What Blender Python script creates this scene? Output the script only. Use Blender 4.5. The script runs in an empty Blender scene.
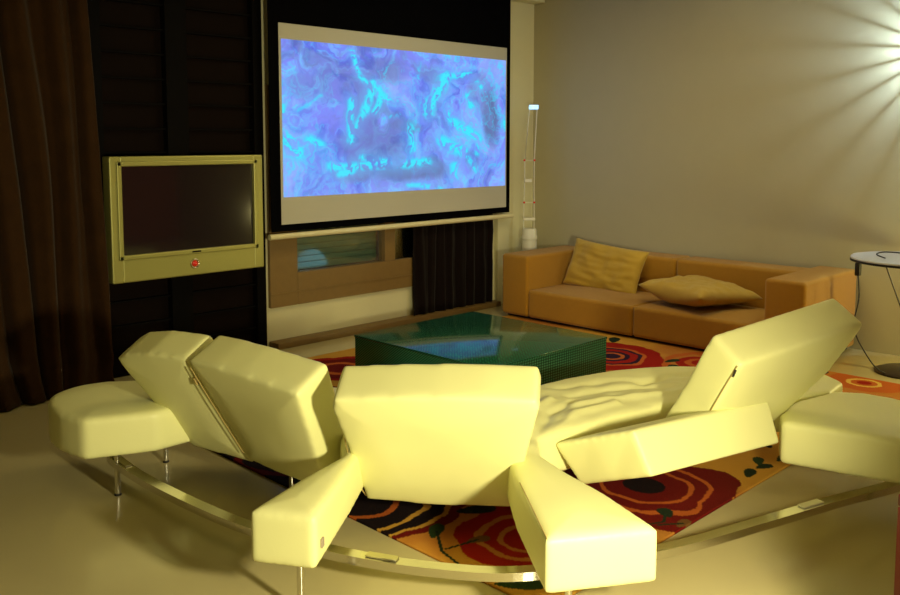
import bpy, bmesh, math, random
import numpy as np
from mathutils import Vector, Matrix, noise
from mathutils.geometry import delaunay_2d_cdt
random.seed(4)
S = bpy.context.scene
COL = S.collection
PI = math.pi

# ------------------------------------------------------------------ materials
def mat(name, col, rough=.6, metal=0, spec=.5, bump=0, bscale=40, var=0, vscale=6, emis=None, estr=0, sheen=0, coat=0):
    m = bpy.data.materials.new(name); m.use_nodes = True
    nt = m.node_tree; b = nt.nodes['Principled BSDF']
    b.inputs['Base Color'].default_value = (*col, 1)
    b.inputs['Roughness'].default_value = rough
    b.inputs['Metallic'].default_value = metal
    b.inputs['Specular IOR Level'].default_value = spec
    if sheen: b.inputs['Sheen Weight'].default_value = sheen
    if coat: b.inputs['Coat Weight'].default_value = coat
    tc = nt.nodes.new('ShaderNodeTexCoord')
    if var:
        n = nt.nodes.new('ShaderNodeTexNoise'); n.inputs['Scale'].default_value = vscale; n.inputs['Detail'].default_value = 5
        nt.links.new(tc.outputs['Object'], n.inputs['Vector'])
        mx = nt.nodes.new('ShaderNodeMix'); mx.data_type = 'RGBA'
        mx.inputs[6].default_value = (*[c*(1-var) for c in col], 1)
        mx.inputs[7].default_value = (*[min(1, c*(1+var)) for c in col], 1)
        nt.links.new(n.outputs['Fac'], mx.inputs[0]); nt.links.new(mx.outputs[2], b.inputs['Base Color'])
    if bump:
        n2 = nt.nodes.new('ShaderNodeTexNoise'); n2.inputs['Scale'].default_value = bscale; n2.inputs['Detail'].default_value = 3
        nt.links.new(tc.outputs['Object'], n2.inputs['Vector'])
        bp = nt.nodes.new('ShaderNodeBump'); bp.inputs['Strength'].default_value = bump; bp.inputs['Distance'].default_value = .01
        nt.links.new(n2.outputs['Fac'], bp.inputs['Height']); nt.links.new(bp.outputs[0], b.inputs['Normal'])
    if emis:
        b.inputs['Emission Color'].default_value = (*emis, 1); b.inputs['Emission Strength'].default_value = estr
    return m

M = {}
M['leather'] = mat('leather', (.83, .82, .41), .45, bump=.03, bscale=120, var=.04, vscale=5, spec=.35)
M['leather_seam'] = mat('leather_seam', (.46, .34, .12), .6)
M['chrome'] = mat('chrome', (.72, .70, .64), .16, metal=1)
M['steel'] = mat('steel', (.62, .58, .42), .25, metal=1)
M['wall'] = mat('wall_paint', (.47, .43, .29), .9, bump=.05, bscale=90, var=.03)
M['panelwhite'] = mat('white_paint', (.70, .66, .42), .6, var=.03)
M['ceil'] = mat('ceiling_paint', (.75, .72, .62), .9)
M['floor'] = mat('resin_floor', (.50, .43, .23), .20, var=.10, vscale=1.3, bump=.02, bscale=8, spec=.5)
M['redwall'] = mat('terracotta_paint', (.35, .09, .03), .8)
M['ochre'] = mat('ochre_fabric', (.40, .19, .005), .85, bump=.3, bscale=260, var=.06, vscale=30, sheen=.2)
M['cushion'] = mat('mustard_fabric', (.50, .31, .024), .7, bump=.2, bscale=200, var=.05, vscale=20, sheen=.2)
M['dark'] = mat('black_stained_wood', (.0025, .002, .0025), .7, spec=.06, var=.3, vscale=12)
M['shelfback'] = mat('shelf_back', (.006, .003, .0025), .8, spec=.06, var=.2, vscale=6)
M['velvet'] = mat('brown_velvet', (.030, .013, .004), .85, spec=.05, sheen=.06, bump=.3, bscale=60, var=.3, vscale=9)
M['blackdrape'] = mat('black_velvet', (.005, .002, .002), .9, spec=.1, sheen=.05, bump=.2, bscale=60)
M['tvframe'] = mat('silver_plastic', (.36, .35, .11), .4, metal=.35, var=.02)
M['tvglass'] = mat('tv_glass', (.012, .008, .012), .07, spec=.7)
M['red'] = mat('red_gloss', (.8, .03, .02), .2)
M['blackframe'] = mat('screen_black', (.0015, .0015, .0025), .9, spec=.03)
M['screengrey'] = mat('screen_cloth', (.50, .49, .44), .8)
M['rail'] = mat('cream_metal', (.72, .66, .42), .4)
M['winframe'] = mat('brown_window_wood', (.20, .12, .035), .5, var=.12, vscale=20)
M['blind'] = mat('green_grey_blind', (.09, .17, .11), .3)
M['glass'] = mat('window_glass', (.9, .95, .95), .03, spec=.6); M['glass'].node_tree.nodes['Principled BSDF'].inputs['Transmission Weight'].default_value = 1
def clear_glass():
    m = bpy.data.materials.new('clear_pane'); m.use_nodes = True; nt = m.node_tree; nt.nodes.clear()
    o = nt.nodes.new('ShaderNodeOutputMaterial'); tr = nt.nodes.new('ShaderNodeBsdfTransparent'); gl = nt.nodes.new('ShaderNodeBsdfGlossy'); gl.inputs['Roughness'].default_value = .04
    fr = nt.nodes.new('ShaderNodeFresnel'); fr.inputs['IOR'].default_value = 1.5; mx = nt.nodes.new('ShaderNodeMixShader')
    nt.links.new(fr.outputs[0], mx.inputs[0]); nt.links.new(tr.outputs[0], mx.inputs[1]); nt.links.new(gl.outputs[0], mx.inputs[2]); nt.links.new(mx.outputs[0], o.inputs[0])
    return m
M['glass'] = clear_glass()
M['whiteplastic'] = mat('white_plastic', (.78, .76, .64), .4)
M['tabletop'] = mat('white_laminate', (.62, .63, .66), .25)
M['rubber'] = mat('black_rubber', (.015, .012, .012), .5)
M['castiron'] = mat('dark_lacquer', (.02, .010, .008), .3)
M['redwood'] = mat('dark_red_lacquer', (.13, .006, .003), .5, spec=.15)
M['tag'] = mat('grey_tag', (.35, .28, .22), .6)
M['lampglass'] = mat('projector_lit_glass', (.8, .9, 1), .1, emis=(.25, .6, 1), estr=1.2)  # blue emission stands in for projector light falling on the lamp top
M['bulb'] = mat('bulb', (1, 1, 1), .3, emis=(.75, .9, 1), estr=12)

def green_glass():
    m = mat('green_glass', (.006, .050, .028), .10, spec=.32)
    nt = m.node_tree; b = nt.nodes['Principled BSDF']; tc = nt.nodes.new('ShaderNodeTexCoord')
    sep = nt.nodes.new('ShaderNodeSeparateXYZ'); nt.links.new(tc.outputs['Object'], sep.inputs[0])
    def mth(op, a, c=None):
        n = nt.nodes.new('ShaderNodeMath'); n.operation = op
        for i, v in enumerate((a, c)):
            if v is None: continue
            if isinstance(v, (int, float)): n.inputs[i].default_value = v
            else: nt.links.new(v, n.inputs[i])
        return n.outputs[0]
    s = mth('ADD', sep.outputs[0], sep.outputs[1])
    k = 150.
    p = mth('SINE', mth('MULTIPLY', mth('ADD', s, mth('MULTIPLY', sep.outputs[2], 1.4)), k))
    q = mth('SINE', mth('MULTIPLY', mth('SUBTRACT', mth('SUBTRACT', sep.outputs[0], sep.outputs[1]), mth('MULTIPLY', sep.outputs[2], 1.4)), k))
    w = mth('GREATER_THAN', mth('MULTIPLY', p, q), .18)
    mx = nt.nodes.new('ShaderNodeMix'); mx.data_type = 'RGBA'
    mx.inputs[6].default_value = (.004, .042, .022, 1); mx.inputs[7].default_value = (.030, .17, .095, 1)
    nt.links.new(w, mx.inputs[0]); nt.links.new(mx.outputs[2], b.inputs['Base Color'])
    return m
M['greenglass'] = green_glass()
M['greenedge'] = mat('green_glass_edge', (.03, .16, .09), .15)

def attr_mat(name, rough, emit=0, bump=0):
    m = bpy.data.materials.new(name); m.use_nodes = True; nt = m.node_tree; b = nt.nodes['Principled BSDF']
    a = nt.nodes.new('ShaderNodeAttribute'); a.attribute_name = 'pattern'
    b.inputs['Roughness'].default_value = rough
    if emit:
        b.inputs['Base Color'].default_value = (.05, .05, .05, 1)
        nt.links.new(a.outputs['Color'], b.inputs['Emission Color']); b.inputs['Emission Strength'].default_value = emit
    else:
        nt.links.new(a.outputs['Color'], b.inputs['Base Color']); b.inputs['Specular IOR Level'].default_value = .15
    if bump:
        tc = nt.nodes.new('ShaderNodeTexCoord'); n2 = nt.nodes.new('ShaderNodeTexNoise'); n2.inputs['Scale'].default_value = 220
        nt.links.new(tc.outputs['Object'], n2.inputs['Vector'])
        bp = nt.nodes.new('ShaderNodeBump'); bp.inputs['Strength'].default_value = bump; bp.inputs['Distance'].default_value = .01
        nt.links.new(n2.outputs['Fac'], bp.inputs['Height']); nt.links.new(bp.outputs[0], b.inputs['Normal'])
    return m

# ------------------------------------------------------------------ object helpers
def thing(name, label, cat, loc=(0, 0, 0), rotz=0, group=None):
    o = bpy.data.objects.new(name, None); COL.objects.link(o); o.location = loc; o.rotation_euler = (0, 0, rotz)
    o.empty_display_size = .1
    o['label'] = label; o['category'] = cat
    if group: o['group'] = group
    return o
def tag(o, label, cat, group=None):
    o['label'] = label; o['category'] = cat
    if group: o['group'] = group
    return o
def link(name, me, m, parent=None, smooth=True, world=True):
    o = bpy.data.objects.new(name, me); COL.objects.link(o)
    if m is not None and not me.materials: me.materials.append(m)
    if smooth:
        for p in me.polygons: p.use_smooth = True
    if parent is not None:
        o.parent = parent
        if world:      # mesh was written in world coordinates
            bpy.context.view_layer.update()
            o.matrix_parent_inverse = parent_world(parent).inverted()
    return o
def parent_world(p):
    m = Matrix.LocRotScale(p.location, p.rotation_euler, p.scale)
    if p.parent is not None: m = parent_world(p.parent) @ p.matrix_parent_inverse @ m
    return m
def from_bm(name, bm, m, parent=None, smooth=False, auto=None):
    bmesh.ops.recalc_face_normals(bm, faces=bm.faces)
    me = bpy.data.meshes.new(name); bm.to_mesh(me); bm.free()
    o = link(name, me, m, parent, smooth)
    if auto:
        me.set_sharp_from_angle(angle=auto)
    return o
def add_box(bm, lo, hi, bev=0, seg=2, mtx=None):
    g = bmesh.ops.create_cube(bm, size=1)['verts']
    lo = Vector(lo); hi = Vector(hi); c = (lo+hi)/2; s = hi-lo
    for v in g: v.co = Vector((v.co.x*s.x, v.co.y*s.y, v.co.z*s.z)) + c
    if bev:
        e = {e for v in g for e in v.link_edges}
        r = bmesh.ops.bevel(bm, geom=list(e), offset=bev, segments=seg, affect='EDGES', profile=.5)
        g = list({v for f in r['faces'] for v in f.verts} | {v for v in g if v.is_valid})
    if mtx is not None:
        for v in g: v.co = mtx @ v.co
    return g
def box(name, lo, hi, m, parent=None, bev=0, seg=2, mtx=None):
    bm = bmesh.new(); add_box(bm, lo, hi, bev, seg, mtx)
    return from_bm(name, bm, m, parent, smooth=bev > 0, auto=math.radians(40) if bev > 0 else None)
def add_tube(bm, pts, r, n=10, cap=True, r2=None):
    pts = [Vector(p) for p in pts]; rings = []
    up = Vector((0, 0, 1))
    for i, p in enumerate(pts):
        t = (pts[min(i+1, len(pts)-1)] - pts[max(i-1, 0)]).normalized()
        a = t.cross(up)
        if a.length < .05: a = t.cross(Vector((1, 0, 0)))
        a.normalize(); b = a.cross(t).normalized()
        rr = r if r2 is None else r + (r2-r)*i/(len(pts)-1)
        rings.append([bm.verts.new(p + rr*(math.cos(k*2*PI/n)*a + math.sin(k*2*PI/n)*b)) for k in range(n)])
    for i in range(len(rings)-1):
        for k in range(n): bm.faces.new((rings[i][k], rings[i][(k+1) % n], rings[i+1][(k+1) % n], rings[i+1][k]))
    if cap: bm.faces.new(rings[0][::-1]); bm.faces.new(rings[-1])
def tube(name, pts, r, m, parent=None, n=12, r2=None):
    bm = bmesh.new(); add_tube(bm, pts, r, n, r2=r2)
    return from_bm(name, bm, m, parent, smooth=True, auto=math.radians(50))
def lathe(name, prof, c, m, parent=None, n=40):
    bm = bmesh.new(); rings = []
    for r, z in prof:
        rings.append([bm.verts.new((c[0]+r*math.cos(k*2*PI/n), c[1]+r*math.sin(k*2*PI/n), c[2]+z)) for k in range(n)])
    for i in range(len(rings)-1):
        for k in range(n): bm.faces.new((rings[i][k], rings[i][(k+1) % n], rings[i+1][(k+1) % n], rings[i+1][k]))
    bm.faces.new(rings[0][::-1]); bm.faces.new(rings[-1])
    return from_bm(name, bm, m, parent, smooth=True, auto=math.radians(35))
def spline(pts, n=8, closed=False):
    P = [Vector(p) for p in pts]; out = []
    L = len(P)
    for i in range(L if closed else L-1):
        if closed: a, b, c, d = P[(i-1) % L], P[i], P[(i+1) % L], P[(i+2) % L]
        else: a, b, c, d = P[max(i-1, 0)], P[i], P[i+1], P[min(i+2, L-1)]
        for k in range(n):
            t = k/n
            out.append(.5*((2*b) + (c-a)*t + (2*a-5*b+4*c-d)*t*t + (3*b-a-3*c+d)*t**3))
    if not closed: out.append(P[-1])
    return out

def seg_dist(p, a, b):
    ab = b-a; t = max(0, min(1, (p-a).dot(ab)/max(ab.dot(ab), 1e-9)))
    return (p-(a+ab*t)).length
def slab(name, poly, z0, z1, m, parent, frame=None, voxel=.014, smooth=5, puff=.012, fold=None, taper=None):
    """upholstered block: outline poly (2D) between z0 and z1, soft edges, slightly puffed; frame maps local to world"""
    bm = bmesh.new()
    bot = [bm.verts.new((x, y, z0)) for x, y in poly]
    top = [bm.verts.new((x, y, z1)) for x, y in poly]
    if taper:
        for i, v in enumerate(top): v.co.x += taper[i][0]; v.co.y += taper[i][1]
    n = len(poly)
    for i in range(n): bm.faces.new((bot[i], bot[(i+1) % n], top[(i+1) % n], top[i]))
    for lst in (bot, top):      # fill each concave end with constrained triangles
        cd = delaunay_2d_cdt([Vector((v.co.x, v.co.y)) for v in lst], [(i, (i+1) % n) for i in range(n)], [], 1, 1e-6)
        assert len(cd[0]) == n, name
        for f_ in cd[2]: bm.faces.new([lst[cd[3][i][0]] for i in f_])
    bmesh.ops.triangulate(bm, faces=[f for f in bm.faces if len(f.verts) > 3])
    bmesh.ops.recalc_face_normals(bm, faces=bm.faces)
    me = bpy.data.meshes.new(name+'_raw'); bm.to_mesh(me); bm.free()
    t = bpy.data.objects.new('temp', me); COL.objects.link(t)
    r = t.modifiers.new('r', 'REMESH'); r.mode = 'VOXEL'; r.voxel_size = voxel; r.adaptivity = 0
    s = t.modifiers.new('s', 'SMOOTH'); s.factor = .5; s.iterations = smooth
    dg = bpy.context.evaluated_depsgraph_get(); dg.update()
    ne = bpy.data.meshes.new_from_object(t.evaluated_get(dg)); bpy.data.objects.remove(t)
    ne.name = name
    pl = [Vector(p) for p in poly]
    zm = (z0+z1)/2; hh = (z1-z0)/2
    for v in ne.vertices:
        p = Vector((v.co.x, v.co.y))
        d = min(seg_dist(p, pl[i], pl[(i+1) % n]) for i in range(n))
        k = math.sin(min(1, d/.16)*PI/2)
        w = max(-1, min(1, (v.co.z-zm)/(hh*.9)))
        nz = noise.noise(Vector((v.co.x*5, v.co.y*5, v.co.z*5)))*.0025
        v.co.z += (puff*k + nz*k)*w
        if fold and w > .5: v.co.z += fold(v.co.x, v.co.y)*k
    for mm in list(ne.materials): pass
    ne.materials.clear()
    o = link(name, ne, m, None, True)
    if frame is not None: ne.transform(frame)
    if parent is not None:
        o.parent = parent; o.matrix_parent_inverse = parent_world(parent).inverted()
    return o
def frame3(o, h, u, n):
    return Matrix(((h[0], u[0], n[0], o[0]), (h[1], u[1], n[1], o[1]), (h[2], u[2], n[2], o[2]), (0, 0, 0, 1)))

# ------------------------------------------------------------------ room
def struct(o): o['kind'] = 'structure'; return o
XR, YS, ZC = 6.48, 5.38, 2.9
XL, YB = -1.6, -2.0
struct(box('floor', (XL-.1, YB-.1, -.1), (XR+.12, 5.95, 0), M['floor']))
struct(box('ceiling', (XL-.1, YB-.1, ZC), (XR+.12, 5.95, ZC+.1), M['ceil']))
struct(box('wall_right', (XR, YB-.1, 0), (XR+.12, 5.95, ZC), M['wall']))
struct(box('wall_back', (XL-.1, YB-.12, 0), (XR, YB, ZC), M['redwall']))
struct(box('wall_left', (XL-.12, YB, 0), (XL, 5.95, ZC), M['wall']))
# screen wall: left part behind the curtain, niche of the shelves, part with the window
bm = bmesh.new()
add_box(bm, (XL, YS, 0), (2.20, YS+.55, ZC))
add_box(bm, (2.20, YS+.45, 0), (3.47, YS+.55, ZC))
add_box(bm, (3.47, YS, 0), (3.60, YS+.55, ZC))
add_box(bm, (3.60, YS, 0), (XR, YS+.55, .29))
add_box(bm, (3.60, YS, 1.9), (XR, YS+.55, ZC))
add_box(bm, (5.62, YS, .29), (XR, YS+.55, 1.9))
struct(from_bm('wall_far', bm, M['panelwhite']))
struct(box('trim_1', (3.50, YS-.12, 0), (5.9, YS, .045), M['winframe'], bev=.006))       # low wooden strip at the foot of the wall
struct(box('trim_2', (5.93, YS-.05, 0), (6.13, YS, 2.75), M['panelwhite'], bev=.006))     # pale pier beside the screen
# window band with brown frame, panes and blinds
wf = bmesh.new()
fy0, fy1 = YS-.03, YS+.05
add_box(wf, (3.50, fy0, .29), (3.74, fy1, 1.9), .004)
add_box(wf, (3.74, fy0, .29), (5.70, fy1, .53), .004)
add_box(wf, (3.74, fy0, 1.62), (5.70, fy1, 1.9), .004)
add_box(wf, (4.59, fy0, .53), (4.70, fy1, 1.62), .004)
add_box(wf, (5.60, fy0, .53), (5.70, fy1, 1.62), .004)
add_box(wf, (3.50, fy0-.008, .385), (5.70, fy0+.002, .395))
w1 = struct(from_bm('window_1', wf, M['winframe']))
for x0, x1 in ((3.74, 4.59), (4.70, 5.60)):
    p = box('pane', (x0, YS+.012, .53), (x1, YS+.018, 1.62), M['glass'], w1)
    bl = bmesh.new()
    z = .545
    while z < 1.60:
        add_box(bl, (x0+.01, YS+.07, z), (x1-.01, YS+.078, z+.040), 0, mtx=None)
        z += .046
    add_box(bl, (x0, YS+.09, .53), (x1, YS+.10, 1.62))
    from_bm('blind', bl, M['blind'], w1)

# curtain rail on top, running into the corner
t = thing('curtain_rail', 'pale rail box at the top of the wall between projection screen and corner', 'curtain rail', (6.25, YS-.08, 2.78))
box('rail_box', (6.05, YS-.14, 2.775), (XR-.01, YS, 2.86), M['rail'], t, .006)

# ------------------------------------------------------------------ curtains
def curtain_mesh(x0, x1, y, z0, z1, folds, amp, lean, nx=420, nz=60, seed=0, puddle=0):
    bm = bmesh.new(); vs = []
    for j in range(nz+1):
        v = j/nz; z = z0 + (z1-z0)*v; row = []
        for i in range(nx+1):
            u = i/nx
            ww = u + .030*noise.noise(Vector((u*6, v*1.8, seed)))
            ph = ww*folds*2*PI - lean*(1-v)**1.4 + 1.2*noise.noise(Vector((u*3.1, v*.6, seed+5)))
            a = amp*(.65+.5*noise.noise(Vector((u*7, v*1.1, seed+9))))
            yy = y + a*math.sin(ph) + .25*a*math.sin(2.3*ph+1.1) + .008*noise.noise(Vector((u*9, v*9, seed+2)))
            xx = x0 + (x1-x0)*u + .3*a*math.cos(ph)
            if puddle: xx -= .12*v**1.3*u
            if puddle:
                k = max(0, 1-v/.09)
                yy -= puddle*k*k*(.6+.5*noise.noise(Vector((u*5, 1, seed))))
                xx += .05*k*noise.noise(Vector((u*6, v*20, seed+3)))
            row.append(bm.verts.new((xx, yy, z)))
        vs.append(row)
    for j in range(nz):
        for i in range(nx): bm.faces.new((vs[j][i], vs[j][i+1], vs[j+1][i+1], vs[j+1][i]))
    return bm
def curtain(name, m, label, *a, **k):
    bm = curtain_mesh(*a, **k)
    o = from_bm(name, bm, m, None, smooth=True)
    s = o.modifiers.new('thickness', 'SOLIDIFY'); s.thickness = .006
    return tag(o, label, 'curtain')
curtain('curtain', M['velvet'], 'long dark brown velvet curtain hanging left of the black shelving', -.2, 2.26, YS-.17, .008, 2.86, 15, .050, 2.2, seed=1, puddle=.10)
curtain('curtain', M['blackdrape'], 'short black drape below the projection screen, beside the window', 4.87, 5.84, YS-.055, .03, 1.75, 8, .018, .5, nx=260, seed=4)

# ------------------------------------------------------------------ shelving
t = thing('shelving_unit', 'black wall shelving with thin shelves behind the television', 'shelf', (2.85, 5.5, 0))
X0, X1, Y0, Y1 = 2.22, 3.46, YS-.04, YS+.44
box('back_panel', (X0, Y1-.02, 0), (X1, Y1, 2.85), M['shelfback'], t)
for a, b in ((X0, 2.315), (2.735, 2.885), (3.385, X1)):
    box('upright', (a, Y0, 0), (b, Y1-.02, 2.85), M['dark'], t, .003)
for zz in [.0, .16, .317, .475, .632, .79, .947, 1.105, 1.262, 1.42, 1.572, 1.732, 1.890, 2.048, 2.206, 2.364, 2.52, 2.68, 2.83]:
    for a, b in ((2.315, 2.735), (2.885, 3.385)):
        box('shelf_board', (a, Y0+.02, zz), (b, Y1-.02, zz+.012), M['dark'], t)
for a, b in ((2.315, 2.735), (2.885, 3.385)):
    box('door_panel', (a, Y0+.06, .012), (b, Y0+.075, 2.83), M['shelfback'], t)

# ------------------------------------------------------------------ television
t = thing('television', 'flat television in a silver frame with a red power button, on the black shelving', 'television', (2.81, 5.2, .63))
tx0, tx1, tz0, tz1, ty = 2.270, 3.343, .630, 1.406, 5.18
gx0, gx1, gz0, gz1 = 2.342, 3.266, .800, 1.345
bm = bmesh.new()
add_box(bm, (tx0, ty, tz0), (gx0, ty+.10, tz1), .008)
add_box(bm, (gx1, ty, tz0), (tx1, ty+.10, tz1), .008)
add_box(bm, (gx0-.005, ty, gz1), (gx1+.005, ty+.10, tz1), .008)
add_box(bm, (gx0-.005, ty, tz0), (gx1+.005, ty+.10, gz0), .008)
from_bm('casing', bm, M['tvframe'], t)
bm = bmesh.new()
for lo, hi in (((gx0-.03, ty-.012, gz0-.03), (gx0, ty+.01, gz1+.03)), ((gx1, ty-.012, gz0-.03), (gx1+.03, ty+.01, gz1+.03)),
               ((gx0-.03, ty-.012, gz1), (gx1+.03, ty+.01, gz1+.03)), ((gx0-.03, ty-.012, gz0-.03), (gx1+.03, ty+.01, gz0))):
    add_box(bm, lo, hi, .006)
from_bm('bezel', bm, M['tvframe'], t)
box('back_cover', (tx0+.05, ty+.09, tz0+.05), (tx1-.05, ty+.160, tz1-.05), M['rubber'], t, .01)
for mx0, mx1 in ((2.42, 2.70), (2.92, 3.20)): box('wall_mount', (mx0, ty+.1595, .97), (mx1, 5.3996, 1.085), M['rubber'], t)
box('display', (gx0-.004, ty+.012, gz0-.004), (gx1+.004, ty+.022, gz1+.004), M['tvglass'], t)
bm = bmesh.new(); bmesh.ops.create_uvsphere(bm, u_segments=20, v_segments=12, radius=.020)
for v in bm.verts: v.co = Vector((v.co.x+2.816, v.co.y*.5+ty-.001, v.co.z+.706))
b_ = from_bm('power_button', bm, M['red'], t, smooth=True)
bm = bmesh.new(); rg_ = [[bm.verts.new((2.816+(.028+.005*math.cos(b*PI/4))*math.cos(a*PI/16), ty-.002+.005*math.sin(b*PI/4), .706+(.028+.005*math.cos(b*PI/4))*math.sin(a*PI/16))) for b in range(8)] for a in range(32)]
for a in range(32):
    for b in range(8): bm.faces.new((rg_[a][b], rg_[(a+1) % 32][b], rg_[(a+1) % 32][(b+1) % 8], rg_[a][(b+1) % 8]))
from_bm('button_ring', bm, M['chrome'], t, smooth=True)
box('badge', (2.795, ty-.016, .781), (2.855, ty-.011, .790), M['dark'], t)

# ------------------------------------------------------------------ projection screen
def lattice(rng, n): return rng.random((n, n))
def vnoise(x, y, tab):
    n = tab.shape[0]; xi = np.floor(x).astype(int); yi = np.floor(y).astype(int); fx = x-xi; fy = y-yi
    fx = fx*fx*(3-2*fx); fy = fy*fy*(3-2*fy)
    g = lambda a, b: tab[a % n, b % n]
    return (g(xi, yi)*(1-fx)+g(xi+1, yi)*fx)*(1-fy) + (g(xi, yi+1)*(1-fx)+g(xi+1, yi+1)*fx)*fy
def fbm(x, y, seed, oct=5):
    tab = np.random.default_rng(seed).random((64, 64)); s = 0; a = .5
    for k in range(oct): s = s + a*vnoise(x*2**k+7.3*k, y*2**k+3.1*k, tab); a *= .5
    return s/(1-.5**oct)
def lin(c): return tuple(((v/255+.055)/1.055)**2.4 if v > 10 else v/255/12.92 for v in c)
def grid_surface(name, nx, ny, fpos, cols, m, parent=None):
    """nx*ny vertices; fpos(i,j arrays)->(x,y,z); cols (N,3)"""
    jj, ii = np.meshgrid(np.arange(ny), np.arange(nx), indexing='ij')
    co = fpos(ii.ravel()/(nx-1), jj.ravel()/(ny-1))
    me = bpy.data.meshes.new(name)
    q = (jj[:-1, :-1]*nx+ii[:-1, :-1]).ravel()
    faces = np.stack([q, q+1, q+1+nx, q+nx], 1)
    me.vertices.add(len(co)); me.vertices.foreach_set('co', co.astype(np.float32).ravel())
    me.loops.add(faces.size); me.loops.foreach_set('vertex_index', faces.ravel().astype(np.int32))
    me.polygons.add(len(faces)); me.polygons.foreach_set('loop_start', (np.arange(len(faces))*4).astype(np.int32))
    me.update(calc_edges=True)
    a = me.color_attributes.new('pattern', 'FLOAT_COLOR', 'POINT')
    a.data.foreach_set('color', np.concatenate([cols, np.ones((len(cols), 1))], 1).astype(np.float32).ravel())
    me.validate()
    return link(name, me, m, parent, True)

t = thing('projection_screen', 'large pull down projection screen with a black border showing a blue picture', 'projection screen', (4.73, 5.25, .8))
sx0, sx1, sy = 3.452, 5.995, 5.25
box('screen_cloth', (sx0, sy, .855), (sx1, sy+.004, 2.84), M['blackframe'], t)
box('screen_surface', (3.536, sy-.003, .905), (5.945, sy-.0005, 2.325), M['screengrey'], t)
ix0, ix1, iz0, iz1 = 3.555, 5.93, 1.10, 2.215
def picture(nx, ny):
    jj, ii = np.meshgrid(np.arange(ny), np.arange(nx), indexing='ij')
    u = ii.ravel()/(nx-1); v = jj.ravel()/(ny-1)      # v up
    X = u*2.13; Y = v
    dx = fbm(X*4, Y*4, 3)-.5; dy = fbm(X*4+9, Y*4, 4)-.5
    n1 = fbm(X*3+dx*2, Y*3+dy*2, 5, 6); n2 = fbm(X*10+dx*4, Y*10+dy*4, 6, 4); n3 = fbm(X*26+dx*6, Y*26+dy*6, 8, 3)
    base = np.stack([np.full_like(u, 116.), np.full_like(u, 156.), np.full_like(u, 255.)], 1)
    r1 = 1-np.abs(fbm(X*5+dx*5, Y*4+dy*5, 31, 5)-.5)*5; r2 = 1-np.abs(fbm(X*13+dx*7, Y*9+dy*7, 33, 4)-.5)*5
    fil = np.clip(r1, 0, 1)**3*.6+np.clip(r2, 0, 1)**3*.4
    base = base + (fil[:, None]-.35)*np.array([-6., 66., 16.]) - (np.clip(fbm(X*8+dx*5, Y*6+dy*6, 35, 4)-.46, 0, 1)*150)[:, None]*np.array([.9, .8, .5])
    lt = np.clip((n1-.5)*3, 0, .7)[:, None]; base = base*(1-lt)+np.array([150, 182, 255])*lt
    dark = np.clip((.46-n1)*3.0, 0, .5)
    def px(a, b): return ((a/2.38+250-281.5)/223.*1., 1-((b/2.38-36)/155. - (a/2.38+250-281.5)/223.*.10*(1-(b/2.38-36)/155.*1.6)))
    for (a, b, ra, rb, s) in ((290, 150, 60, 40, .5), (260, 330, 80, 45, .6), (350, 395, 95, 30, 1.), (400, 385, 40, 30, .8), (230, 400, 60, 25, .7), (560, 260, 26, 90, .85), (530, 200, 30, 60, .4), (330, 290, 50, 20, .7), (180, 180, 60, 60, .35), (120, 190, 40, 40, .3)):
        cu, cv = px(a, b)
        d = ((u-cu+dx*.06)*223*2.38/ra)**2+((v-cv+dy*.1)*155*2.38/rb)**2
        dark = np.maximum(dark, s*np.clip(1.35-d, 0, 1)*(.55+.8*n2))
    dk = np.clip(dark, 0, 1)[:, None]; base = base*(1-dk)+np.array([84, 108, 168])*dk
    cy = np.zeros_like(u); hal = np.zeros_like(u); n4 = fbm(X*60, Y*60, 21, 2)
    segs = [((215, 105), (235, 170), 5, .9), ((235, 170), (262, 210), 6, 1), ((262, 185), (305, 235), 9, 1), ((262, 190), (240, 250), 9, 1), ((240, 250), (222, 290), 7, .7),
            ((212, 230), (208, 320), 8, 1), ((280, 215), (262, 250), 7, 1), ((170, 385), (390, 372), 12, .9), ((190, 400), (215, 392), 10, 1), ((240, 360), (340, 380), 9, .8),
            ((395, 250), (440, 165), 16, .9), ((440, 165), (500, 155), 10, .8), ((500, 155), (540, 190), 6, .8), ((380, 235), (420, 200), 10, .6), ((450, 240), (452, 270), 6, 1),
            ((460, 270), (520, 315), 13, 1), ((430, 320), (480, 350), 15, 1), ((480, 350), (515, 395), 8, .8), ((455, 380), (458, 410), 10, 1), ((345, 290), (350, 340), 13, .8), ((500, 210), (510, 240), 7, 1),
            ((85, 320), (100, 350), 20, .9), ((130, 320), (150, 330), 12, .8), ((340, 430), (420, 440), 7, .8), ((375, 130), (370, 170), 4, .5), ((600, 270), (602, 290), 6, .8), ((80, 240), (84, 262), 6, .8),
            ((520, 330), (515, 360), 6, .6), ((560, 385), (600, 380), 6, .4), ((110, 250), (150, 215), 5, .4), ((290, 265), (330, 260), 5, .5)]
    for (a, b, w, s) in segs:
        au, av = px(*a); bu, bv = px(*b)
        ax, ay, bx, by = au*531, av*369, bu*531, bv*369
        px_, py_ = (u+dx*.05)*531, (v+dy*.05)*369
        t_ = np.clip(((px_-ax)*(bx-ax)+(py_-ay)*(by-ay))/((bx-ax)**2+(by-ay)**2), 0, 1)
        d = np.hypot(px_-ax-t_*(bx-ax), py_-ay-t_*(by-ay))
        k = s*np.clip(1.35-d/w, 0, 1)
        cy = np.maximum(cy, k*np.clip((r2*.6+n3*.7-.42)*4, 0, 1.3))
        hal = np.maximum(hal, s*np.clip(1.5-d/(w*2.2), 0, 1)*.45)
    cy = np.maximum(cy, np.clip(r2-.72, 0, 1)*3*np.clip((n1-.44)*5, 0, 1)*.7)
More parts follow.
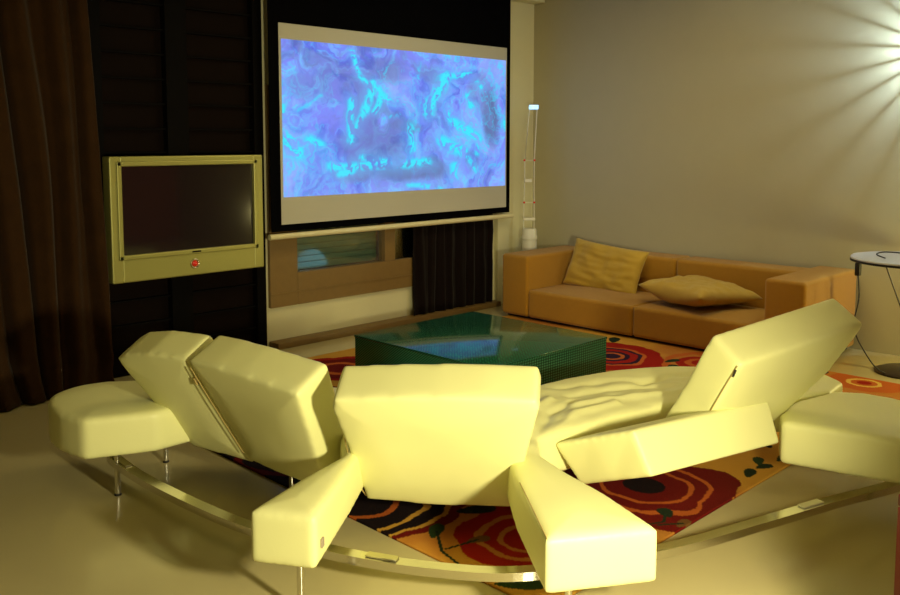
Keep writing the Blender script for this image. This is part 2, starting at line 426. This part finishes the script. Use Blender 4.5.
    rid = np.clip(1-np.abs(n2-.5)*22, 0, 1)*np.clip((n1-.42)*5, 0, 1)*.5*(.4+n3)
    cy = np.maximum(cy, rid*.55)
    hal = hal[:, None]; base = base*(1-hal)+np.array([96, 190, 255])*hal
    cy = np.clip(cy, 0, 1)[:, None]; base = base*(1-cy)+np.array([40, 228, 255])*cy
    glow = np.clip(.75-v*3.4, 0, 1)[:, None]*.35; base = base*(1-glow)+np.array([150, 185, 255])*glow
    c = base/255.
    return np.where(c > .04, ((c+.055)/1.055)**2.4, c/12.92)
NX, NY = 640, 340
M['picture'] = attr_mat('projected_picture', .8, emit=1.0)
grid_surface('picture', NX, NY, lambda u, v: np.stack([ix0+(ix1-ix0)*u, np.full_like(u, sy-.0045), iz0+(iz1-iz0)*v], 1), picture(NX, NY), M['picture'], t)
tube('bottom_rail', [(3.43, sy-.005, .822), (6.03, sy-.005, .822)], .021, M['rail'], t, 14)
box('roller_case', (3.42, sy-.05, 2.80), (6.03, sy+.07, 2.899), M['blackframe'], t, .01)

# ------------------------------------------------------------------ rug
RX0, RX1, RY0, RY1 = 2.10, 5.69, 1.68, 4.90
def rug_pattern(nx, ny):
    jj, ii = np.meshgrid(np.arange(ny), np.arange(nx), indexing='ij')
    x = RX0+(RX1-RX0)*ii.ravel()/(nx-1); y = RY0+(RY1-RY0)*jj.ravel()/(ny-1)
    n = fbm(x*3, y*3, 11)-.5; n2 = fbm(x*3+5, y*3+8, 12)-.5; n3 = fbm(x*1.3, y*1.3, 15)
    c = np.zeros((len(x), 3)); gold = np.array(lin((204, 152, 58))); tan = np.array(lin((182, 116, 46)))
    k = np.clip((n3-.45)*6, 0, 1)[:, None]; c[:] = gold*(1-k)+tan*k
    red, dred, org, blk, pur, crm = [lin(q) for q in ((150, 22, 8), (104, 12, 6), (184, 92, 34), (22, 8, 12), (40, 18, 44), (214, 176, 84))]
    F = [ # cx, cy, r, petals, rings [(radius fraction, colour)]
        (3.20, 2.02, .44, 7, [(1, dred), (.66, org), (.60, dred), (.46, org), (.41, dred), (.20, blk)]),
        (2.44, 2.04, .28, 6, [(1, red), (.72, tan), (.62, red), (.42, tan), (.34, red)]),
        (2.22, 2.74, .40, 5, [(1, dred), (.86, gold), (.80, blk), (.66, gold), (.60, blk), (.40, org), (.33, blk)]),
        (2.78, 2.55, .26, 6, [(1, dred), (.5, red), (.3, blk)]),
        (2.32, 3.40, .40, 6, [(1, dred), (.85, blk), (.6, dred), (.5, blk)]),
        (5.02, 3.45, .38, 7, [(1, red), (.66, org), (.58, pur), (.50, red), (.36, pur), (.26, org), (.18, pur)]),
        (5.30, 2.90, .28, 6, [(1, org), (.8, tan), (.66, red), (.45, org), (.30, red)]),
        (5.56, 1.95, .22, 8, [(1, org), (.48, crm), (.36, org), (.2, red)]),
        (3.48, 4.52, .30, 6, [(1, red), (.8, dred), (.5, org), (.35, dred)]),
        (2.95, 4.25, .26, 5, [(1, dred), (.6, red), (.35, blk)]),
        (4.75, 4.50, .28, 6, [(1, org), (.6, red), (.35, dred)]),
        (4.75, 2.25, .30, 6, [(1, red), (.6, org), (.45, red)]),
        (2.45, 4.50, .30, 6, [(1, red), (.6, org), (.4, red)]),
        (4.1, 2.75, .26, 6, [(1, org), (.6, red)]),
    ]
    for cx, cy, r, p, rings in F:
        a = np.arctan2(y-cy, x-cx); d = np.hypot(x-cx, y-cy)/r
        lob = 1+.06*np.cos(p*a+cx*3)+.05*np.cos(2*a+cy)
        for q, col in rings:
            wob = .035*np.cos(p*a+cx*3+q*6)*q + (n*.6+n2*.4*np.cos(a*2+cx))*.9
            m_ = d/(1+wob) < q*1.0
            c[m_] = col
    g1, g2, br = lin((28, 44, 26)), lin((40, 62, 30)), lin((110, 74, 34))
    Lf = [(2.25, 2.335, .065, .028, .6, g2), (2.31, 2.17, .05, .024, -.3, br), (3.02, 1.80, .045, .03, .9, g1), (2.98, 1.70, .045, .022, .1, br), (3.66, 1.76, .06, .026, .3, g1), (3.78, 1.75, .05, .024, -.3, g1),
          (3.83, 1.80, .055, .024, .5, g2), (3.95, 1.735, .06, .026, 0, g2), (2.50, 2.36, .085, .04, -.5, g1), (2.17, 1.84, .09, .035, -.8, g2), (5.62, 2.23, .06, .03, .2, blk), (5.5, 2.3, .06, .03, 1, g1), (5.35, 2.15, .05, .025, .3, blk),
          (5.05, 2.98, .08, .035, .5, g1), (5.20, 3.08, .07, .03, -.2, g1), (5.45, 3.72, .09, .04, .5, g1), (4.6, 3.0, .08, .035, 1.2, g2), (3.9, 4.4, .08, .03, .4, g1), (2.15, 3.1, .08, .035, .9, g1), (2.2, 3.85, .09, .035, .2, g1), (2.6, 3.0, .08, .03, .2, g2), (5.05, 2.62, .09, .035, .2, g2), (3.4, 4.78, .07, .03, .1, g1)]
    for cx, cy, a, b, th, col in Lf:
        X = (x-cx)*math.cos(th)+(y-cy)*math.sin(th); Y = -(x-cx)*math.sin(th)+(y-cy)*math.cos(th)
        m_ = (X/a)**2+(Y/(b*(1.0+.4*X/a)))**2 < 1
        c[m_] = col
    for ax, ay, bx, by in ((2.25, 2.33, 2.15, 2.20), (2.31, 2.17, 2.17, 2.20), (2.15, 2.20, 2.12, 2.08), (3.02, 1.80, 2.94, 1.76), (2.98, 1.70, 2.9, 1.76), (2.94, 1.76, 2.86, 1.80)):
        t_ = np.clip(((x-ax)*(bx-ax)+(y-ay)*(by-ay))/((bx-ax)**2+(by-ay)**2), 0, 1)
        m_ = np.hypot(x-ax-t_*(bx-ax), y-ay-t_*(by-ay)) < .006
        c[m_] = g1
    return c
M['rug'] = attr_mat('flower_rug_wool', .95, bump=.5)
NX, NY = 620, 560
rg = grid_surface('rug', NX, NY, lambda u, v: np.stack([RX0+(RX1-RX0)*u, RY0+(RY1-RY0)*v, np.full_like(u, .010)], 1), rug_pattern(NX, NY), M['rug'])
sm = rg.modifiers.new('thickness', 'SOLIDIFY'); sm.thickness = .009; sm.offset = -1
tag(rg, 'large flowered rug in red, orange and black under the green table', 'rug')

# ------------------------------------------------------------------ coffee table
t = thing('coffee_table', 'low square green glass coffee table between the two sofas', 'table', (3.89, 3.64, 0))
a, b, c, d = 3.355, 4.425, 3.07, 4.21
bz = .032
box('top_panel', (a, c, .288), (b, d, .302), M['greenglass'], t, .002)
box('side_panel', (a+.004, c+.004, bz), (a+.016, d-.004, .287), M['greenglass'], t)
box('side_panel', (b-.016, c+.004, bz), (b-.004, d-.004, .287), M['greenglass'], t)
box('side_panel', (a+.0165, c+.004, bz), (b-.0165, c+.016, .287), M['greenglass'], t)
box('side_panel', (a+.0165, d-.016, bz), (b-.0165, d-.004, .287), M['greenglass'], t)
box('base', (a+.05, c+.05, .0105), (b-.05, d-.05, bz), M['rubber'], t)

# ------------------------------------------------------------------ ochre sofa
t = thing('sofa', 'ochre fabric sofa with low square arms against the right wall', 'sofa', (6.0, 3.64, 0))
def cush(name, lo, hi, m, bev=.03): return box(name, lo, hi, m, t, bev, 5)
FX, BX = 5.56, 6.44
cush('armrest', (FX, 4.665, .03), (BX, 4.955, .545), M['ochre'], .028)
cush('armrest', (FX, 2.335, .03), (BX, 2.615, .590), M['ochre'], .028)
for y0, y1 in ((3.643, 4.662), (2.618, 3.638)):
    bm = bmesh.new(); add_box(bm, (FX, y0, .03), (6.20, y1, .262), .026, 5)
    bmesh.ops.subdivide_edges(bm, edges=[e for e in bm.edges if e.calc_length() > .15], cuts=14, use_grid_fill=True)
    for v in bm.verts:
        if v.co.z > .255:
            k = math.sin(PI*min(1, max(0, (v.co.x-FX)/.64)))*math.sin(PI*min(1, max(0, (v.co.y-y0)/(y1-y0))))
            v.co.z += .022*k
    from_bm('seat_cushion', bm, M['ochre'], t, smooth=True, auto=math.radians(60))
    cush('backrest', (6.165, y0, .20), (BX, y1, .565), M['ochre'], .032)
box('plinth', (FX+.05, 2.37, .0105), (BX-.05, 4.92, .034), M['rubber'], t)

def pillow(name, w, h, th, loc, rot, label, seed):
    bm = bmesh.new(); n = 44; top = []; bot = []
    for j in range(n+1):
        r1 = []; r2 = []
        for i in range(n+1):
            a = i/n*2-1; b = j/n*2-1
            pin = 1-.07*(1-abs(a)**2)*0
            x = a*w/2*(1-.075*(1-b*b)*1.0*abs(a)**2 + 0); y = b*h/2*(1-.075*(1-a*a)*abs(b)**2)
            k = max(0, (1-a**4))**.5*max(0, (1-b**4))**.5
            wr = .012*noise.noise(Vector((a*2.2+seed, b*5, 0)))+.010*noise.noise(Vector((a*5, b*2.5, seed)))
            cr = .012*math.sin(6*a+3*b+seed)*k*(1-k)*2
            z = th/2*k*(.9+.15*noise.noise(Vector((a*1.5, b*1.5, seed)))) + (wr+cr)*k**.5
            sag = .02*math.sin(a*2+seed)*(b+.3)
            r1.append(bm.verts.new((x, y, z+sag))); r2.append(bm.verts.new((x, y, -z*.8+sag)) if 0 < i < n and 0 < j < n else None)
        top.append(r1); bot.append(r2)
    for j in range(n+1):
        for i in range(n+1):
            if bot[j][i] is None: bot[j][i] = top[j][i]
    for j in range(n):
        for i in range(n):
            bm.faces.new((top[j][i], top[j][i+1], top[j+1][i+1], top[j+1][i]))
            bm.faces.new((bot[j][i], bot[j+1][i], bot[j+1][i+1], bot[j][i+1]))
    o = from_bm(name, bm, M['cushion'], None, smooth=True)
    o.location = loc; o.rotation_euler = rot
    return tag(o, label, 'cushion')
pillow('cushion', .76, .42, .16, (6.045, 4.23, .45), (0, 0, 0), 'mustard cushion leaning upright against the sofa back, near its left arm', 1.3)
pillow('cushion', .68, .60, .20, (5.86, 3.10, .36), (0, 0, 0), 'mustard cushion lying flat on the sofa seat, near its right arm', 4.7)
_c = [o for o in COL.objects if o.name.startswith('cushion')]
_c[0].matrix_world = Matrix.Translation((6.045, 4.235, .437)) @ Matrix(((0, .30, -.954, 0), (-1, 0, 0, 0), (0, .954, .30, 0), (0, 0, 0, 1))) @ Matrix.Rotation(math.radians(-5), 4, 'Z')
_c[1].matrix_world = Matrix.Translation((5.90, 3.28, .375)) @ Matrix.Rotation(math.radians(72), 4, 'Z') @ Matrix.Rotation(math.radians(3), 4, 'X')

# ------------------------------------------------------------------ tall lamp in the corner
t = thing('floor_lamp', 'tall slim white floor lamp of thin rods in the corner behind the sofa', 'lamp', (6.19, 5.12, 0))
lx, ly = 6.160, 5.150
lathe('base', [(.10, 0), (.10, .02), (.068, .03), (.068, .60), (.072, .605), (.072, .63), (.066, .64), (.066, .69), (.060, .70)], (lx, ly, 0), M['whiteplastic'], t, 32)
dU = Vector((.708, -.706, 0))   # lamp plane faces the room
def lp(s, z): return Vector((lx, ly, z)) + dU*s
for s0, s1, s2 in ((-.052, -.046, -.004), (.042, .040, .062)):
    tube('rod', [lp(s0, .69), lp(s0, .93), lp(s1, 1.10), lp(s1, 1.33), lp((s1+s2)/2, 1.58), lp(s2, 1.80)], .0045, M['whiteplastic'], t, 8)
def lbox(name, s0, s1, z0, z1, m, d=.025):
    fr = frame3((lx, ly, 0), dU, (.706, .708, 0), (0, 0, 1))
    return box(name, (s0, -d, z0), (s1, d, z1), m, t, .004, 2, fr)
lbox('plate', -.058, .050, .775, .80, M['whiteplastic'])
lbox('plate', -.050, .018, 1.125, 1.155, M['whiteplastic'])
lbox('lamp_head', -.012, .072, 1.785, 1.825, M['lampglass'])
for z in (.94, 1.325):
    for s in (-.05, .042):
        bm = bmesh.new(); bmesh.ops.create_uvsphere(bm, u_segments=12, v_segments=8, radius=.010)
        for v in bm.verts: v.co += lp(s, z)
        from_bm('clip', bm, M['red'], t, smooth=True)
    tube('crossbar', [lp(-.05, z), lp(.042, z)], .003, M['whiteplastic'], t, 6)

# ------------------------------------------------------------------ round side table, its clip, cables
cx, cy = 6.03, 1.86
t = thing('side_table', 'round side table with a white top and dark round foot by the right wall', 'table', (cx, cy, 0))
TR = .355
lathe('tabletop', [(TR-.012, 0), (TR, .004), (TR, .012), (TR-.006, .018)], (cx, cy, .735), M['tabletop'], t, 64)
lathe('table_rim', [(TR-.02, 0), (TR+.003, 0), (TR+.003, .010), (TR-.02, .010)], (cx, cy, .7245), M['rubber'], t, 64)
lathe('foot', [(.19, 0), (.19, .010), (.16, .022), (.03, .030)], (cx, cy, 0), M['castiron'], t, 48)
tube('pole', [(cx, cy, .02), (cx, cy, .73)], .016, M['castiron'], t)
tube('strut', [(cx, cy, .30), (cx-.12, cy+.12, .727)], .005, M['castiron'], t, 8)
t = thing('cable_switch', 'small black clip on the rim of the round side table, with a cable', 'switch', (5.84, 2.14, .68))
# ---- cable clip sits at left rim (towards camera-left)
ax, ay = cx-TR*.70, cy+TR*.66
box('clip_body', (ax-.020, ay-.016, .64), (ax+.016, ay+.016, .724), M['rubber'], t, .005)
tube('cord', spline([(ax, ay, .65), (ax+.005, ay-.01, .50), (ax-.01, ay+.01, .36), (ax-.03, ay+.03, .30), (ax-.06, ay+.05, .33), (ax-.04, ay+.0, .29), (ax, ay-.03, .20), (ax+.06, ay-.10, .06), (ax+.12, ay-.16, .0085), (6.14, 2.02, .0085), (6.3, 1.8, .0085), (6.3, 1.5, .0085)], 8), .0045, M['rubber'], t, 8)
c_ = tube('cable', spline([(5.86, 1.96, .758), (5.88, 2.02, .775), (5.96, 2.0, .785), (6.06, 1.90, .775), (6.16, 1.80, .758), (6.24, 1.74, .758)], 8), .0045, M['rubber'])
tag(c_, 'thin black cable lying on top of the round side table', 'cable')

# ------------------------------------------------------------------ dark red cabinet at the right edge
t = thing('cabinet', 'dark red lacquered cabinet at the right edge, close to the camera', 'cabinet', (2.2, .45, 0))
fr = frame3((2.062, .641, 0), (.70, -.714, 0), (.714, .70, 0), (0, 0, 1))
box('body', (0, -.45, .03), (.6, 0, .68), M['redwood'], t, .004, 2, fr)
box('top', (0, -.46, .682), (.61, .0, .71), M['redwood'], t, .004, 2, fr)
box('plinth', (.03, -.42, 0), (.57, -.03, .03), M['rubber'], t, 0, 2, fr)
box('door', (.02, -.466, .05), (.58, -.452, .66), M['redwood'], t, .003, 2, fr)

# ------------------------------------------------------------------ the big leather sofa with hinged backs
t = thing('leather_sofa', 'cream leather sofa with raised hinged flaps and a curved chrome rail, seen from behind', 'sofa', (2.6, 2.6, 0))
SOFA = t
ZB, ZT = .196, .368
body = [(1.405, 3.525), (1.380, 3.66), (1.376, 3.80), (1.395, 3.90), (1.435, 3.97), (1.50, 4.03), (1.60, 4.06), (1.72, 4.03), (1.84, 3.94), (2.1, 3.6), (2.42, 3.2), (2.75, 2.80), (3.10, 2.55), (3.30, 2.53), (3.48, 2.485), (3.60, 2.45), (3.745, 2.375), (3.87, 2.29),
        (4.05, 2.08), (4.22, 1.83), (4.27, 1.68), (4.18, 1.56), (3.98, 1.54), (3.80, 1.63), (3.62, 1.74), (3.45, 1.92), (3.0, 2.02), (2.55, 2.08),
        (2.42, 1.96), (2.35, 1.78), (2.295, 1.585), (2.190, 1.325), (1.895, 1.515), (2.15, 1.845), (2.36, 2.08), (2.04, 2.50), (1.84, 2.34), (1.517, 2.098), (1.400, 2.288), (1.66, 2.385), (1.90, 2.46), (2.00, 2.60), (2.12, 2.73), (1.97, 2.98), (1.93, 3.14), (1.86, 3.42), (1.66, 3.41)]
folds = []
def fold_line(pts, w, a): folds.append(([Vector(p) for p in pts], w, a))
fold_line([(2.46, 2.03), (2.70, 2.28), (2.93, 2.33)], .026, .022)
fold_line([(2.50, 2.06), (2.80, 2.22), (3.00, 2.24)], .022, -.020)
fold_line([(2.52, 2.02), (2.86, 2.14), (3.10, 2.10)], .024, .022)
fold_line([(2.55, 1.98), (2.88, 2.02), (3.20, 1.99)], .022, -.018)
fold_line([(2.44, 2.10), (2.60, 2.34), (2.74, 2.42)], .022, -.022)
fold_line([(2.42, 2.12), (2.50, 2.36), (2.66, 2.52)], .024, .018)
fold_line([(3.05, 2.30), (3.25, 2.24), (3.50, 2.08)], .028, -.016)
fold_line([(2.95, 2.22), (3.20, 2.12), (3.45, 2.00)], .026, .018)
fold_line([(3.10, 2.42), (3.40, 2.30), (3.62, 2.10)], .034, -.012)
fold_line([(3.45, 2.20), (3.65, 2.17), (3.85, 2.05)], .030, -.018)
def foldf(x, y):
    p = Vector((x + .02*noise.noise(Vector((x*9, y*9, 0))), y)); s = 0
    if x < 2.3 or x > 4: return 0
    for pts, w, a in folds:
        d = min(seg_dist(p, pts[i], pts[i+1]) for i in range(len(pts)-1))
        # fade at the ends
        s += a*math.exp(-(d/w)**2)
    r = math.exp(-(((x-2.9)/.6)**2+((y-2.2)/.35)**2))
    return .75*s + .010*noise.noise(Vector((x*10, y*10, 3)))*r
def soften(p, r=.14, it=2):
    for _ in range(it):
        q = []
        for i in range(len(p)):
            a, b = p[i], p[(i+1) % len(p)]
            q += [(a[0]+(b[0]-a[0])*r, a[1]+(b[1]-a[1])*r), (b[0]-(b[0]-a[0])*r, b[1]-(b[1]-a[1])*r)]
        p = q
    return p
arc = spline([(1.392, 3.545, 0), (1.368, 3.70, 0), (1.385, 3.86, 0), (1.455, 3.99, 0), (1.59, 4.05, 0), (1.72, 4.03, 0)], 6)
body = [(1.405, 3.520)] + [(v.x, v.y) for v in arc] + [p for p in body if not (p[0] < 1.73 and p[1] > 3.5)]
seat = slab('seat', body, ZB, ZT, M['leather'], t, voxel=.010, smooth=20, puff=.013, fold=foldf)
endp = [(3.98, 1.525), (4.05, 1.42), (4.06, 1.30), (4.0, .98), (3.88, .86), (3.66, .82), (3.54, .86), (3.49, 1.085), (3.385, 1.50), (3.48, 1.55), (3.70, 1.585)]
slab('seat', endp, ZB, ZT+.003, M['leather'], t, voxel=.012, smooth=6, puff=.010)
def flap(name, origin, h, theta, poly, th, voxel=.010, taper=None, puff=.016):
    T = math.radians(theta); h = Vector((*h, 0)).normalized(); o = h.cross(Vector((0, 0, 1)))
    if o.y > 0 and abs(o.y) > abs(o.x) or (o.x > 0 and abs(o.x) >= abs(o.y)): o = -o
    u = o*math.cos(T)+Vector((0, 0, 1))*math.sin(T); n = -o*math.sin(T)+Vector((0, 0, 1))*math.cos(T)
    fr = frame3(origin, h, u, n)
    ob = slab(name, poly, 0, th, M['leather'], t, frame=fr, voxel=voxel, smooth=20, puff=puff, taper=taper)
    return ob, fr
def seam(parent, fr, pts, r=.0028):
    o = tube('seam', [fr @ Vector(p) for p in spline(pts, 6)], r, M['leather_seam'], parent, 6)
    return o
# C: centre back
poly = [(-.01, -.03), (.25, -.045), (.54, -.03), (.575, .12), (.650, .50), (.642, .543), (.46, .546), (.30, .540), (.12, .528), (-.060, .510), (-.075, .46), (-.045, .25)]
C_, fC = flap('backrest', (2.039, 2.484, .17), (.604, -.797), 60, poly, .172)
seam(C_, fC, [(-.052, .30, .012), (-.040, .08, .012), (-.012, -.02, .012)])
# B and A: the pair on the left
polyB = [(.345, .0), (.407, .530), (.25, .532), (.094, .525), (-.207, .497), (-.17, .30), (-.10, -.02), (.05, -.03), (.2, -.02)]
B_, fB = flap('backrest', (1.962, 2.767, .17), (-.133, .991), 62, polyB, .175)
polyA = [(-.024, -.02), (.158, .51), (.365, .485), (.52, .44), (.580, .40), (.565, .35), (.325, -.04)]
fA = frame3((1.922, 3.13, .17), (-.324, .941, .096), (-.401, -.229, .887), (.857, .249, .452))
A_ = slab('backrest', polyA, 0, .168, M['leather'], t, frame=fA, voxel=.010, smooth=20, puff=.013)
seam(B_, fB, [(.400, .50, -.006), (.372, .30, -.010), (.348, .05, -.006)], .002)
# D: big back on the right
polyD = [(-.02, -.13), (.0, .05), (.012, .337), (.32, .400), (.636, .465), (.640, .42), (.60, .20), (.48, .0), (.36, -.15)]
D_, fD = flap('backrest', (3.091, 1.685, .37), (.958, -.288), 60, polyD, .172)
seam(D_, fD, [(.010, .325, .006), (.002, .20, .006), (-.004, .05, .006)], .0022)
# R: flap raised a little, right of the centre
T = 22
h = Vector((.969, -.241)).normalized()
polyR = [(.02, 0), (.72, 0), (.735, -.33), (-.03, -.37), (0, -.19)]
hh = Vector((h.x, h.y, 0)); oo = Vector((-.241, -.970, 0))
uu = oo*math.cos(math.radians(T))+Vector((0, 0, 1))*math.sin(math.radians(T)); nn = -oo*math.sin(math.radians(T))+Vector((0, 0, 1))*math.cos(math.radians(T))
fR = frame3((2.642, 1.654, .300), hh, uu, nn)
R_ = slab('headrest', polyR, 0, .175, M['leather'], t, frame=fR, voxel=.011, smooth=10, puff=.006, taper=[(-.035, 0), (0, 0), (0, 0), (-.085, 0), (-.06, 0)])
# little leather tags and zip pull
def small(name, parent, p, d, n_, sz, m):
    d = Vector(d).normalized(); n_ = Vector(n_).normalized(); e = n_.cross(d).normalized()
    return box(name, (-sz[0]/2, -sz[1]/2, 0), (sz[0]/2, sz[1]/2, sz[2]), m, parent, .0008, 1, frame3(p, e, d, n_))
small('tag', seat, (1.562, 2.131, .262), (0, 0, 1), (.60, -.80, 0), (.024, .028, .006), M['tag'])
# seams along the arms
def wseam(pts, r=.002): tube('seam', spline(pts, 5), r, M['leather_seam'], seat, 6)
wseam([(1.908, 1.520, .362), (2.02, 1.663, .367), (2.16, 1.838, .367)])
tube('zip_pull', [fD @ Vector((.006, .31, .0)), fD @ Vector((.004, .280, -.004))], .004, M['rubber'], D_, 8)
tube('zip_pull', [fB @ Vector((.417, .44, -.004)), fB @ Vector((.414, .41, -.008))], .006, M['leather_seam'], B_, 8)

# legs
def leg(x, y, dx=0, dy=0, z0=0):
    g = tube('leg', [(x+dx, y+dy, ZB+.02), (x, y, z0+.006)], .0115, M['chrome'], t, 14)
    lathe('foot_cap', [(.015, 0), (.015, .006), (.0115, .009)], (x, y, z0), M['rubber'], g, 16)
leg(1.546, 3.552)
leg(1.874, 3.768)
leg(1.552, 2.232)
leg(2.045, 1.545)
leg(2.09, 3.06, z0=.0105)
leg(3.02, 2.38, z0=.0105)
leg(3.60, 1.05)
leg(4.05, 1.85, z0=.0105)
# curved chrome rail under the seat
rail = spline([(1.60, 3.70, .150), (1.555, 3.60, .150), (1.575, 3.36, .120), (1.592, 2.98, .122), (1.635, 2.66, .122), (1.735, 2.29, .122), (1.885, 1.985, .122), (2.10, 1.735, .122), (2.54, 1.515, .122), (2.985, 1.375, .122), (3.35, 1.27, .122), (3.67, 1.16, .125), (3.85, 1.10, .150)], 12)
bm = bmesh.new(); rings = []
for i, p in enumerate(rail):
    tt = (rail[min(i+1, len(rail)-1)]-rail[max(i-1, 0)]).normalized(); s = Vector((tt.y, -tt.x, 0)).normalized()
    prof = [(-.026, -.003), (.014, -.003), (.014, -.024), (.022, -.024), (.022, .005), (-.026, .005)]
    rings.append([bm.verts.new(p+s*a+Vector((0, 0, b))) for a, b in prof])
for i in range(len(rings)-1):
    for k in range(6): bm.faces.new((rings[i][k], rings[i][(k+1) % 6], rings[i+1][(k+1) % 6], rings[i+1][k]))
bm.faces.new(rings[0]); bm.faces.new(rings[-1])
from_bm('rail', bm, M['chrome'], t, smooth=False)
# flat bracket plates on the rail; the white one has a bright reflection painted in
for q in (16, 66, 86, 116):
    p = rail[q]; d = (rail[q+1]-rail[q-1]).normalized(); e = Vector((d.y, -d.x, 0)).normalized()
    box('bracket', (-.055, -.022, .006), (.055, .010, .012), M['panelwhite'] if q == 116 else M['steel'], t, .001, 1, frame3(p, d, e, (0, 0, 1)))

# ------------------------------------------------------------------ cool wall lamp just beyond the right edge (finned shade)
t = thing('wall_lamp', 'finned glass wall lamp with cool light, high on the right wall', 'lamp', (6.38, 2.0, 2.12))
lc = Vector((6.24, 1.86, 2.12))
box('wall_plate', (6.455, 1.80, 2.06), (6.478, 1.92, 2.18), M['whiteplastic'], t, .004)
tube('arm', [(6.46, 1.86, 2.12), (6.27, 1.86, 2.12)], .008, M['whiteplastic'], t)
bm = bmesh.new(); bmesh.ops.create_cone(bm, cap_ends=True, segments=40, radius1=.15, radius2=.145, depth=.012)
for v in bm.verts: v.co = lc + Vector((-.105+v.co.z, v.co.x, v.co.y))
from_bm('glare_blocker', bm, M['whiteplastic'], t)  # opaque disc added to keep the bulb's glare off the television
for k in range(20):
    a = k*2*PI/20+.1
    p0 = lc+Vector((0, .065*math.cos(a), .065*math.sin(a))); p1 = lc+Vector((0, .125*math.cos(a), .125*math.sin(a)))
    e = Vector((1, 0, 0)); d = (p1-p0).normalized()
    box('fin', (-.09, 0, -.008), (.12, .05, .008), M['whiteplastic'], t, 0, 1, frame3(p0, e, d, e.cross(d)))

def light(kind, name, loc, energy, col, size=.1, target=None, spot=None, blend=.5):
    L = bpy.data.lights.new(name, kind); L.energy = energy; L.color = col
    if kind in ('POINT', 'SPOT'): L.shadow_soft_size = size
    if kind == 'AREA': L.shape = 'DISK'; L.size = size
    if spot: L.spot_size = math.radians(spot); L.spot_blend = blend
    o = bpy.data.objects.new(name, L); COL.objects.link(o); o.location = loc
    if target is not None: o.rotation_euler = (Vector(target)-Vector(loc)).to_track_quat('-Z', 'Y').to_euler()
    return o
light('SPOT', 'standing_lamp_beam', (1.47, .22, 1.0), 300, (1, .905, .51), .08, (1.97, 1.66, .55), 95, .70)
light('POINT', 'wall_lamp_bulb', tuple(lc), 105, (.62, .82, 1), .012)
light('AREA', 'ceiling_glow_far', (4.5, 3.2, 2.85), 32, (1, .80, .34), 1.6, (4.6, 3.4, 0))
light('AREA', 'ceiling_glow_near', (1.0, 3.0, 2.85), 5, (1, .84, .34), 1.4, (1.2, 3.2, 0))
light('POINT', 'side_lamp', (6.12, .95, .60), 42, (1, .86, .32), .06)
light('AREA', 'blue_reflection_light', (3.94, 5.415, .53), .22, (.20, .55, 1), .30, (3.92, 5.6, .50))  # added behind the pane to imitate a blue reflection; no lamp there

w = bpy.data.worlds.new('World'); S.world = w; w.use_nodes = True
w.node_tree.nodes['Background'].inputs[0].default_value = (1, .8, .5, 1); w.node_tree.nodes['Background'].inputs[1].default_value = .02

# ------------------------------------------------------------------ camera
cam = bpy.data.cameras.new('Camera'); co = bpy.data.objects.new('Camera', cam); COL.objects.link(co); S.camera = co
f = 876.; hor = 141.; D = 10000.
py = hor + ((D-hor) - math.sqrt((D-hor)**2 - 4*f*f))/2
pitch = math.atan((py-hor)/f); az = math.radians(45.1)
Fv = Vector((math.cos(az)*math.cos(pitch), math.sin(az)*math.cos(pitch), -math.sin(pitch)))
Rv = Vector((math.sin(az), -math.cos(az), 0)); Uv = Rv.cross(Fv)
co.matrix_world = Matrix(((Rv.x, Uv.x, -Fv.x, 0), (Rv.y, Uv.y, -Fv.y, 0), (Rv.z, Uv.z, -Fv.z, 1.5), (0, 0, 0, 1)))
cam.sensor_fit = 'HORIZONTAL'; cam.sensor_width = 36; cam.lens = f/900*36
cam.shift_y = -(297.5-py)/900
cam.clip_start = .05
S.view_settings.view_transform = 'Standard'; S.view_settings.look = 'None'; S.view_settings.gamma = 1
S.view_settings.exposure = 0; S.view_settings.use_curve_mapping = False
